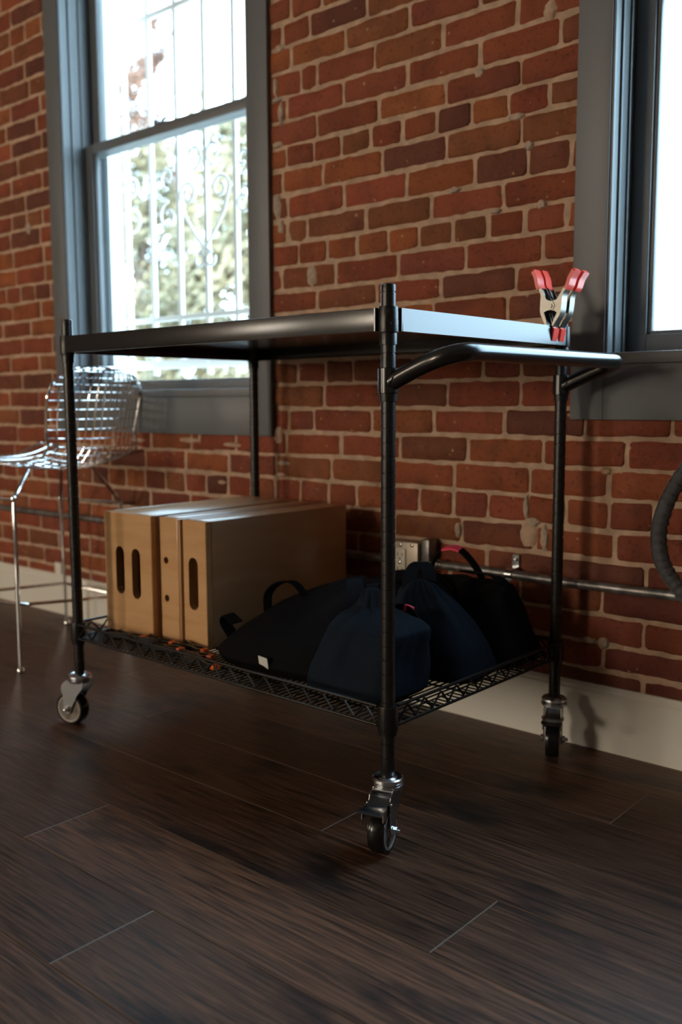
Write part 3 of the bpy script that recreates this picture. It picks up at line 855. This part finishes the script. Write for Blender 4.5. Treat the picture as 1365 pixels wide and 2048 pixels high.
# push handle
hpth = [(.008, 0, .829), (.040, 0, .843), (.075, .000, .8565), (.105, .003, .8665), (.128, .016, .8735), (.1405, .040, .8765), (.142, .075, .877)]
hp2 = [(x, B_ - y, z) for x, y, z in hpth][::-1]
pts = smoothpath(hpth, 6) + [Vector((.142, .2, .877)), Vector((.142, .3, .877)), Vector((.142, .4, .877))] + smoothpath(hp2, 6)
h = MB().tube(pts, .0152, 20).obj('push_handle', BLACK, cart, angle=60)
for y in (0, B_):
    MB().lathe([(.0135, .811), (.0178, .8113), (.0178, .8525), (.0135, .853)], (0, y, 0), seg=36).obj('handle_sleeve', BLACK, h)
    MB().lathe([(.0132, .797), (.0152, .7973), (.0157, .8105), (.0132, .811)], (0, y, 0), seg=32).obj('split_sleeve', PLASTIC, h)
    t = [(.0165 * math.cos(a) * .62 + .0185, y + .0155 * math.sin(a), .833 + .0165 * math.cos(a)) for a in [i * PI / 9 for i in range(18)]]
    m = MB().tube(t, .0022, 6, closed=True); m.obj('weld_bead', BLACK, h)


# casters
def caster(az, hubmat, brake, detail=True):
    """local: x = trailing direction"""
    m = MB()
    m.lathe([(.0105, .132), (.0140, .1315), (.0180, .1285), (.0215, .1290), (.0255, .1305), (.0280, .1285), (.0288, .1240), (.0265, .1205), (.0240, .1190)], seg=40)
    m.lathe([(.0262, .1195), (.0290, .1180), (.0290, .1145), (.0270, .1120), (.0180, .1115)], seg=40)
    m.lathe([(.0095, .136), (.0095, .1300)], seg=6)
    m.lathe([(.0125, .1335), (.0125, .1300)], seg=24)
    sw = m.obj('caster', ZINC, cart, angle=40)
    sw.rotation_euler = (0, 0, az)
    # fork: two cheeks and a crown plate
    f = MB(); cx = .026; cz = .0420
    for s in (-1, 1):
        poly = [(-.024, .116), (.026, .116), (.040, .108), (.046, .092), (.040, .078), (.0375, .050), (.0335, .034), (.026, .0295), (.0185, .034), (.0125, .050), (-.004, .080), (-.022, .100)]
        f.prism(poly, (0, s * .0185, 0), (1, 0, 0), (0, 0, 1), (0, s, 0), .0022, ch=.0005)
    f.box(-.022, .030, -.0185, .0185, .1130, .1155)
    f.obj('fork', ZINC, sw)
    wh = MB().lathe([(.0265, -.0125), (.0345, -.0152), (.0390, -.0146), (.0413, -.0110), (.0419, -.005), (.0420, 0), (.0419, .005), (.0413, .0110), (.0390, .0146), (.0345, .0152), (.0265, .0125)], (cx, 0, cz), (0, 1, 0), 48)
    wheel = wh.obj('wheel', RUBBER, sw)
    hb = MB()
    for s in (-1, 1):
        hb.lathe([(.0345, s * .0140), (.0340, s * .0154), (.0310, s * .0155), (.0295, s * .0140), (.0120, s * .0140), (.0110, s * .0170), (.0040, s * .0170)], (cx, 0, cz), (0, 1, 0), 40)
    hb.obj('wheel_hub', hubmat, sw)
    ax = MB()
    ax.lathe([(.0075, -.0208), (.0075, -.0265), (.0040, -.0272)], (cx, 0, cz), (0, 1, 0), 6)
    ax.lathe([(.0095, .0206), (.0095, .0218)], (cx, 0, cz), (0, 1, 0), 20)
    ax.lathe([(.0072, .0218), (.0072, .0272)], (cx, 0, cz), (0, 1, 0), 6)
    ax.lathe([(.0040, .0272), (.0040, .0330), (.0030, .0336)], (cx, 0, cz), (0, 1, 0), 14)
    ax.lathe([(.0042, -.020), (.0042, .020)], (cx, 0, cz), (0, 1, 0), 12)
    ax.obj('axle_bolt', ZINC, sw)
    if brake:
        b = MB()
        b.ribbon([(.020, 0, .1085), (.048, 0, .1020), (.056, 0, .0965), (.066, 0, .0955), (.088, 0, .0975), (.093, 0, .0960)], (0, 1, 0), [.032, .034, .038, .042, .046, .044], .0022)
        b.box(.060, .078, -.0205, -.0187, .078, .0955); b.box(.060, .078, .0187, .0205, .078, .0955)
        b.obj('brake_pedal', ZINC, sw)
        q = MB().box(.047, .074, -.0175, .0175, .0835, .0935, ch=.001); q.obj('brake_pad', PLASTIC, sw)
        for s in (-1, 1):
            MB().lathe([(.0042, s * .0207), (.0042, s * .0236), (.0030, s * .0245)], (.042, 0, .094), (0, 1, 0), 14).obj('rivet', ZINC, sw)
    return sw


def az(dx, dy): return math.atan2(dy, dx) + .0129


c = caster(az(.309, -.951), HUBM, True); c.location = (0, 0, 0)
c = caster(az(-.959, -.285), HUBP, False); c.location = (-A_, 0, 0)
c = caster(az(.42, -.90), HUBM, True); c.location = (0, B_, 0)
c = caster(az(-.6, .5), HUBP, False); c.location = (-A_, B_, 0)


# ================================================================ APPLE BOXES
def stadium(cx, cz, hw, hh, n=10):
    pts = []
    for i in range(n + 1):
        a = PI * i / n; pts.append((cx + hw * math.cos(a), cz + hh - hw + hw * math.sin(a)))
    for i in range(n + 1):
        a = PI + PI * i / n; pts.append((cx + hw * math.cos(a), cz - hh + hw + hw * math.sin(a)))
    return pts


def circ(cx, cz, r, n=20): return [(cx + r * math.cos(2 * PI * i / n), cz + r * math.sin(2 * PI * i / n)) for i in range(n)]


def holed(bm, w, h, holes, y, mi=0):
    """face with holes in the plane y (x 0..w, z 0..h); returns the hole loops of verts"""
    def loop(pts):
        vs_ = [bm.verts.new((a, y, b)) for a, b in pts]
        return vs_, [bm.edges.new((vs_[i], vs_[(i + 1) % len(vs_)])) for i in range(len(vs_))]
    c = .0012
    ov, oe = loop([(c, c), (w - c, c), (w - c, h - c), (c, h - c)]); es = list(oe); hl = []
    for q in holes:
        v, e2 = loop(q); hl.append(v); es += e2
    r = bmesh.ops.triangle_fill(bm, use_beauty=True, use_dissolve=False, edges=es)
    for g in r['geom']:
        if isinstance(g, bmesh.types.BMFace): g.material_index = mi
    return ov, hl


def apple_box(name, label, x0, x1, yf, yb, zb, zt, holes, group=None, sidepanel=False, edge=False):
    w = x1 - x0; h = zt - zb; d = yb - yf
    root = empty(name, (x0, yf, zb), 0); tag(root, label, 'apple box', group)
    th = .018
    m = MB(); bm = m.bm
    ov, hl = holed(bm, w, h, holes, 0); ov2, hl2 = holed(bm, w, h, holes, th)
    for a, b in zip(hl, hl2):
        n = len(a)
        for i in range(n):
            f = bm.faces.new((a[i], a[(i + 1) % n], b[(i + 1) % n], b[i])); f.material_index = 1
    c = .0012; o2 = [bm.verts.new(p) for p in ((0, c, 0), (w, c, 0), (w, c, h), (0, c, h))]
    for i in range(4):
        bm.faces.new((ov[i], ov[(i + 1) % 4], o2[(i + 1) % 4], o2[i])); bm.faces.new((o2[i], o2[(i + 1) % 4], ov2[(i + 1) % 4], ov2[i]))
    m.obj('end_panel', [PLY, PLYE], root, angle=30)
    m = MB(); s = min(.012, w * .2)
    y0 = th + .0004
    m.box(0, s, y0, d, 0, h, ch=.0012); m.box(w - s, w, y0, d, 0, h, ch=.0012)
    m.obj('side_panel', PLYS, root)
    m = MB()
    m.box(s, w - s, y0, d, h - .012, h - .0002, ch=.0006); m.box(s, w - s, y0, d, 0.0002, .012, ch=.0006); m.box(s, w - s, d - .018, d - .0003, .012, h - .012)
    m.obj('top_board', PLY, root)
    return root


zb, zt = .2300, .5290
apple_box('full_apple_box', 'wide plywood apple box with two hand slots, leftmost in the row on the lower shelf', -.982, -.7950, .101, .600, zb, zt,
          [stadium(.062, .156, .0170, .060), stadium(.126, .153, .0170, .062)], 'apple boxes on the lower shelf')
apple_box('quarter_apple_box', 'plywood apple box with two round finger holes, between the slotted boxes', -.7870, -.7235, .121, .600, zb, .527,
          [circ(.022, .194, .0085), circ(.022, .102, .0085)], 'apple boxes on the lower shelf')
pk = empty('pancake_board', (-.7225, .117, zb)); tag(pk, 'thin plywood pancake board squeezed beside the one slot apple box', 'apple box', 'apple boxes on the lower shelf')
m = MB(); m.box(0, .0075, 0, .480, 0, .2965, ch=.0008); m.obj('face_board', PLY, pk)
m = MB(); m.box(.0077, .0150,   .001, .479, .0005, .296, ch=.0006); m.obj('core_board', PLYE, pk)
hb_ = apple_box('half_apple_box', 'plywood apple box with a single hand slot, rightmost of the row beside the black bags', -.7060, -.6220, .124, .601, zb, .5265,
          [stadium(.037, .148, .0170, .062)], 'apple boxes on the lower shelf')


hb_.rotation_euler.z = -.028

# ================================================================ BAGS
def sack(name, rings, material, parent, seg=56, seed=0, amp=.006, sub=4, fr=9.0):
    """rings: (z, cx, cy, rx, ry, power, rot) from bottom to top; lofted cloth body"""
    bm = bmesh.new(); R = []
    ex = []
    for a, b in zip(rings, rings[1:]):
        for k in range(sub):
            t = k / sub; ex.append(tuple(p + (q - p) * t for p, q in zip(a, b)))
    ex.append(rings[-1])
    H = rings[-1][0] - rings[0][0]
    for (z, cx, cy_, rx, ry, p, ro) in ex:
        row = []
        for i in range(seg):
            a = 2 * PI * i / seg; c, s = math.cos(a), math.sin(a)
            k = (abs(c) ** p + abs(s) ** p) ** (-1 / p)
            x, y = rx * k * c, ry * k * s
            X = cx + x * math.cos(ro) - y * math.sin(ro); Y = cy_ + x * math.sin(ro) + y * math.cos(ro)
            q = Vector((X, Y, z)); rel = (z - rings[0][0]) / H
            up_ = min(1, rel * 3)
            n1 = noise.noise(Vector((X * fr + seed, Y * fr, z * fr)))
            n2 = noise.noise(Vector((a * 2.2 + seed, z * 5, seed * 3.1)))
            n3 = noise.noise(Vector((X * 30 + seed, Y * 30, z * 22)))
            dd = amp * (1.5 * n1 + 1.4 * (abs(n2) * 2 - .5) * (.3 + rel) + .35 * n3)
            out = Vector((math.cos(a + ro), math.sin(a + ro), .35 * (rel - .3))).normalized()
            sc_ = min(1, (rx + ry) / .05)
            row.append(bm.verts.new(q + out * dd * up_ * sc_))
        R.append(row)
    for A, B in zip(R, R[1:]):
        for i in range(seg): bm.faces.new((A[i], A[(i + 1) % seg], B[(i + 1) % seg], B[i]))
    for row, rv in ((R[0], 1), (R[-1], 0)):
        cc = sum((v.co for v in row), Vector()) / seg; cv = bm.verts.new(cc)
        for i in range(seg):
            bm.faces.new((cv, row[(i + 1) % seg], row[i]) if rv else (cv, row[i], row[(i + 1) % seg]))
    bmesh.ops.recalc_face_normals(bm, faces=bm.faces)
    me = bpy.data.meshes.new(name); bm.to_mesh(me); bm.free(); me.materials.append(material)
    me.polygons.foreach_set('use_smooth', [True] * len(me.polygons))
    o = bpy.data.objects.new(name, me); COL.objects.link(o); o.parent = parent
    md = o.modifiers.new('sub', 'SUBSURF'); md.levels = 1; md.render_levels = 1
    return o


ZS = .2300


def strap(root, name, pts, w, wdir, material=None, n=8):
    p = smoothpath(pts, n); return MB().ribbon(p, wdir, w, .0035).obj(name, material or FAB, root, angle=60)


# left: low lying bag with a white tag
b1 = empty('sandbag', (-.368, .232, ZS)); tag(b1, 'low black sandbag with a white label, lying against the plywood boxes', 'sandbag', 'black sandbags on the lower shelf')
sack('bag_body', [(0, -.01, -.005, .205, .165, 3.0, .05), (.018, -.01, -.005, .222, .176, 2.8, .05), (.055, 0, .01, .205, .160, 2.6, .05), (.095, .02, .05, .165, .115, 2.4, .1), (.125, .04, .085, .12, .07, 2.3, .1), (.142, .05, .10, .07, .035, 2, .1), (.146, .05, .10, .02, .012, 2, .1)], FAB, b1, seed=3, amp=.009)
MB().obox((-.002, -.178, .026), (1, -.06, -.05), (0, -.2, 1), (0, -1, -.2), .014, .010, .0006).obj('label_patch', LABELW, b1)
strap(b1, 'carry_handle', [(-.135, -.03, .075), (-.130, -.035, .115), (-.10, -.03, .140), (-.07, -.01, .140), (-.05, .01, .108)], .020, [Vector((.55, .85, 0))] * 33)
strap(b1, 'corner_tab', [(-.20, -.08, .030), (-.215, -.09, .058), (-.200, -.095, .075), (-.175, -.09, .062)], .026, (.4, .9, .15))

# middle bag behind
b2 = empty('sandbag', (-.255, .425, ZS)); tag(b2, 'black sandbag lying at the back between the outlet box and the other bags', 'sandbag', 'black sandbags on the lower shelf')
sack('bag_body', [(0, 0, 0, .15, .13, 3, .1), (.02, 0, 0, .16, .14, 2.8, .1), (.07, 0, .01, .15, .125, 2.5, .1), (.12, -.01, .02, .12, .09, 2.3, .1), (.150, -.02, .03, .07, .045, 2, .1), (.157, -.02, .03, .02, .015, 2, .1)], FAB, b2, seed=11, amp=.008)

# front bag, standing, gathered at the top
b3 = empty('sandbag', (-.147, .143, ZS)); tag(b3, 'upright blue black sandbag with a gathered top, right behind the near cart post', 'sandbag', 'black sandbags on the lower shelf')
sack('bag_body', [(0, -.008, -.012, .100, .083, 5, 0), (.010, -.008, -.012, .110, .092, 5, 0), (.05, -.004, -.008, .106, .088, 4.6, 0), (.090, .002, -.002, .096, .080, 4.4, 0), (.118, .008, .004, .091, .074, 4.2, .02), (.131, .006, .008, .078, .058, 3.6, .05), (.142, -.004, .010, .052, .036, 3, .1), (.152, -.012, .012, .034, .024, 2.4, .2), (.166, -.016, .014, .026, .020, 2.2, .3), (.180, -.02, .016, .020, .014, 2, .4), (.184, -.02, .016, .006, .004, 2, .4)], FABN, b3, seed=21, amp=.0075, fr=13)
for k, (dx, dy, hh, lean) in enumerate(((-.045, .0, .196, -.3), (-.03, .02, .188, .4))):
    strap(b3, 'top_fold', [(dx, dy, .135), (dx + .004, dy - .006, .165), (dx + lean * .02, dy, hh), (dx + lean * .045, dy + .012, hh - .018), (dx + lean * .05, dy + .015, .15)], [.045 - .0008 * i for i in range(33)], (.75, .6, .12), FABN)
strap(b3, 'carry_handle', [(-.02, .030, .115), (.006, .052, .143), (.032, .075, .140), (.058, .094, .105)], .0125, (.35, -.2, .9))
hb = strap(b3, 'handle_tape', [(.024, .068, .1435), (.032, .075, .1415), (.040, .081, .137)], .0135, (.35, -.2, .9), PINK)
hb['label'] = 'hot pink tape wrapped round the handle'

# second standing bag
b4 = empty('sandbag', (-.127, .330, ZS)); tag(b4, 'dark pointed sandbag standing just right of the near cart post', 'sandbag', 'black sandbags on the lower shelf')
sack('bag_body', [(0, .005, 0, .106, .080, 4.4, .1), (.010, .005, 0, .114, .088, 4.2, .1), (.05, -.002, .0, .104, .078, 3.8, .1), (.09, -.014, -.004, .086, .060, 3.4, .1), (.125, -.026, -.008, .066, .044, 3, .1), (.145, -.034, -.01, .046, .030, 2.6, .2), (.165, -.036, -.01, .030, .018, 2.2, .2), (.172, -.036, -.01, .012, .008, 2, .2)], FABN, b4, seed=31, amp=.0075, fr=12)
strap(b4, 'top_loop', [(-.062, -.012, .128), (-.058, -.018, .168), (-.045, -.012, .198), (-.028, -.002, .200), (-.022, .008, .165), (-.018, .008, .13)], .028, (.8, .6, 0), FABN)

# tall back bag with the raised handle
b5 = empty('sandbag', (-.122, .490, ZS)); tag(b5, 'tall black sandbag with raised pink taped handle, at the back by the far right post', 'sandbag', 'black sandbags on the lower shelf')
sack('bag_body', [(0, .0, 0, .122, .092, 5, 0), (.010, 0, 0, .130, .100, 5, 0), (.06, -.010, .004, .118, .086, 4.6, 0), (.11, -.022, .01, .102, .066, 4.4, 0), (.138, -.024, .014, .096, .046, 4.4, 0), (.150, -.024, .016, .092, .028, 4.4, 0), (.154, -.024, .016, .07, .012, 3, 0)], FAB, b5, seed=41, amp=.0075, fr=11)
strap(b5, 'carry_handle', [(-.125, -.008, .130), (-.118, -.022, .165), (-.098, -.025, .200), (-.075, -.022, .214), (-.045, -.018, .214), (-.022, -.010, .196), (-.004, -.002, .172), (.006, .002, .155)], .024, (-.15, .95, .15))
hb = strap(b5, 'handle_tape', [(-.082, -.024, .2125), (-.06, -.021, .2165), (-.040, -.018, .2135)], .026, (-.15, .95, .15), PINK)
hb['label'] = 'hot pink tape wrapped round the handle'
strap(b5, 'top_flap', [(-.03, -.012, .168), (.02, -.014, .170), (.050, -.010, .166), (.062, .0, .150)], .05, (.05, .9, -.2))


for b_, k_, z_ in ((b1, 1.0, 1.17), (b2, 1.0, 1.15), (b3, .98, 1.08), (b4, 1.03, 1.12), (b5, 1.0, 1.11)): b_.scale = (k_, k_, z_)


# ---- small black and orange clamps in front of the boxes
def small_clamp():
    r = empty('mini_spring_clamp'); tag(r, 'x', 'spring clamp', 'small black and orange clamps on the lower shelf')
    for s in (-1, 1):
        m = MB().ribbon(smoothpath([(-.052, s * .017, .008), (-.02, s * .007, .008), (.006, s * .006, .008), (.03, s * .010, .008), (.044, s * .004, .008)], 4), (0, 0, 1), .012, .005)
        m.obj('jaw_arm', PLASTIC, r)
        MB().box(.040, .054, s * .0005, s * .009, .002, .0145, ch=.002).obj('jaw_pad', ORANGE, r)
    MB().tube([(0, .0055 * math.cos(t), .008 + .0055 * math.sin(t)) for t in [i * PI / 8 for i in range(16)]], .0012, 6, closed=True).obj('spring', ZINC, r)
    return r


MC = small_clamp()
lab = ['small black clamp with orange pads lying before the wide apple box, leftmost', 'small black clamp with orange pads at the foot of the finger hole box',
       'small black clamp with orange pads against the thin board', 'small black clamp with orange pads under the single slot box corner',
       'small black clamp with orange pads at the shelf edge below the single slot box', 'small black clamp with orange pads nearest the labelled sandbag']
pos = [(-.845, .066, .12), (-.750, .082, .05), (-.690, .052, .15), (-.640, .092, -.1), (-.590, .050, .25), (-.530, .028, -.15)]
for i, (x, y, a) in enumerate(pos):
    o = MC if i == 0 else copy_tree(MC)
    o.location = (x, y + .0125 * 0, .2300); o.rotation_euler = (0, 0, a); o['label'] = lab[i]


# ================================================================ BIG SPRING CLAMPS on the right end rail
def big_clamp():
    r = empty('spring_clamp'); tag(r, 'x', 'spring clamp', 'steel spring clamps on the cart rim')
    # local: x across (opening), z up, y width; jaw tips at z=0
    HW = .0125
    right = [(.0035, .000), (.008, .018), (.024, .040), (.026, .062), (.024, .080), (.034, .098), (.044, .112), (.052, .128)]
    rp = smoothpath([(x, 0, z) for x, z in [(.0045, .0), (.009, .020), (.024, .044), (.0265, .066), (.0275, .084), (.038, .102), (.0430, .118), (.053, .134)]], 5)
    for s in (-1, 1):
        P = [Vector((s * p.x, 0, p.z)) for p in rp]
        m = MB().ribbon(P[2:-11], (0, 1, 0), 2 * HW - .003, .0016)
        # side cheeks of the pressed channel
        for q in (-1, 1):
            yy = q * (HW - .0012 - (.0018 if s > 0 else 0))
            cheek = [(s * .010, .018), (s * .024, .043), (s * .0265, .066), (s * .0275, .084), (s * .036, .100), (s * .030, .100), (s * .020, .084), (s * .012, .073), (s * -.004, .069), (s * -.010, .062), (s * -.006, .053), (s * .008, .051), (s * .0165, .047), (s * .011, .036), (s * .005, .020)]
            m.prism(cheek, (0, yy, 0), (1, 0, 0), (0, 0, 1), (0, 1, 0), .0012)
        m.obj('steel_lever', NICKEL, r)
        MB().ribbon(P[-13:], (0, 1, 0), [2 * HW + .001] * 12 + [2 * HW - .004], .0085).obj('handle_grip', REDV, r)
        m = MB().prism([(s * .0012, -.012), (s * .0105, -.011), (s * .0135, .014), (s * .0065, .019), (s * .003, .006)], (0, -HW + .001, 0), (1, 0, 0), (0, 0, 1), (0, 1, 0), 2 * HW - .002, ch=.0015)
        m.obj('jaw_tip', REDV, r)
    m = MB().lathe([(.0045, -HW - .001), (.0048, -HW + .001), (.0035, HW - .001), (.0048, HW + .001)], (0, 0, .060), (0, 1, 0), 16)
    m.obj('pivot_rivet', NICKEL, r)
    m = MB(); pts = [(.0075 * math.cos(t), -.008 + .016 * t / (2 * PI * 4), .060 + .0075 * math.sin(t)) for t in [i * PI / 8 for i in range(65)]]
    m.tube(pts, .0011, 6); m.tube([(.007, -.008, .062), (.018, -.008, .086)], .0011, 6); m.tube([(-.007, .008, .062), (-.018, .008, .086)], .0011, 6)
    m.obj('coil_spring', ZINC, r)
    return r


K = big_clamp(); K['label'] = 'steel spring clamp with red handles on the cart rim, left of the two'
K2 = copy_tree(K); K2['label'] = 'steel spring clamp with red handles on the cart rim, right of the two'
K.location = (.0175, .535, .934); K2.location = (.0175, .566, .934)
K.rotation_euler = (0, .06, -.02); K2.rotation_euler = (0, .08, .03)
for k_ in (K, K2): k_.scale = (.92, 1, 1)


# ================================================================ WIRE STOOL
def make_stool():
    root = empty('wire_bar_stool', (-1.675, .410, 0), math.radians(197)); tag(root, 'chrome wire shell bar stool standing left behind the cart, before the window', 'bar stool')
    # shell surface, local x forward, z up
    prof_ = [(.23, .625, .19), (.17, .612, .225), (.09, .598, .24), (.0, .590, .245), (-.09, .592, .24), (-.155, .612, .228), (-.190, .655, .215), (-.205, .71, .215), (-.215, .765, .222), (-.225, .815, .225), (-.233, .855, .212), (-.240, .890, .165), (-.243, .903, .09)]
    N = len(prof_)

    def S(u, v):      # u 0..N-1 along, v -1..1 across
        i = min(int(u), N - 2); t = u - i; a, b = prof_[i], prof_[i + 1]
        x, z, w = (a[k] + (b[k] - a[k]) * t for k in range(3))
        q = max(0, min(1, (u - 4.5) / 2.5))           # 0 seat, 1 back
        cv = abs(v) ** 2.3
        return Vector((x + q * cv * .055, v * w, z + (1 - q) * cv * .035 + q * 0))
    m = MB()
    for k in range(-6, 7):
        v = k / 7
        m.tube(smoothpath([S(u * .5, v) for u in range(0, 2 * (N - 1) + 1)], 2), .0021, 6)
    m.obj('long_wires', CHROME, root)
    m = MB()
    for i in range(1, 22):
        u = i * (N - 1) / 22.0
        m.tube([S(u, -1 + 2 * j / 18) + Vector((0, 0, .003)) for j in range(19)], .0021, 6)
    m.obj('cross_wires', CHROME, root)
    rim = [S(u * .5, -1) for u in range(2 * (N - 1) + 1)] + [S(N - 1, v) for v in (-.4, 0, .4)] + [S(u * .5, 1) for u in range(2 * (N - 1), -1, -1)] + [S(0, v) for v in (.4, 0, -.4)]
    MB().tube(smoothpath(rim, 3, True), .0046, 8, closed=True).obj('shell_rim', CHROME, root)
    inv = (Matrix.Translation((-1.675, .410, 0)) @ Matrix.Rotation(math.radians(197), 4, 'Z')).inverted()

    def Lc(p): return inv @ Vector(p)
    # legs: foot, joint, seat fixing (world places)
    D = [((-1.503, .154, .012), (-1.503, .156, .520), (-1.57, .245, .596)), ((-1.936, .592, .012), (-1.918, .575, .462), (-1.80, .51, .592)),
         ((-1.662, .655, .012), (-1.655, .640, .462), (-1.64, .52, .592)), ((-1.777, .095, .012), (-1.777, .097, .520), (-1.74, .22, .596))]
    for f, j, s in D:
        f, j, s = Vector(f), Vector(j), Vector(s)
        MB().tube([Lc(f), Lc(f.lerp(j, .5)), Lc(f.lerp(j, .97)), Lc(j.lerp(s, .05)), Lc(j.lerp(s, .5)), Lc(s)], .0062, 10).obj('leg', CHROME, root)
        g = MB().lathe([(.004, .0), (.011, .001), (.0125, .008), (.010, .016), (.006, .020)], Lc((f.x, f.y, 0)), seg=18); g.obj('foot_glide', CHROME, root)
        MB().lathe([(.003, -.010), (.0085, -.006), (.010, 0), (.0085, .006), (.003, .010)], Lc(j), seg=16).obj('joint_ball', CHROME, root)
    for a, b in ((0, 3), (1, 2)):
        MB().tube([Lc(D[a][1]), Lc(D[b][1])], .005, 8).obj('side_rod', CHROME, root)
    # footrest loop
    F = [(-1.492, .160, .209), (-1.665, .648, .134), (-1.925, .585, .156), (-1.775, .090, .213)]
    pts = []
    for i in range(4):
        a, b = Vector(F[i]), Vector(F[(i + 1) % 4]); pts += [a.lerp(b, .05), a.lerp(b, .5), a.lerp(b, .95)]
    MB().tube([Lc(p) for p in pts], .005, 8, closed=True).obj('footrest', CHROME, root)


make_stool()
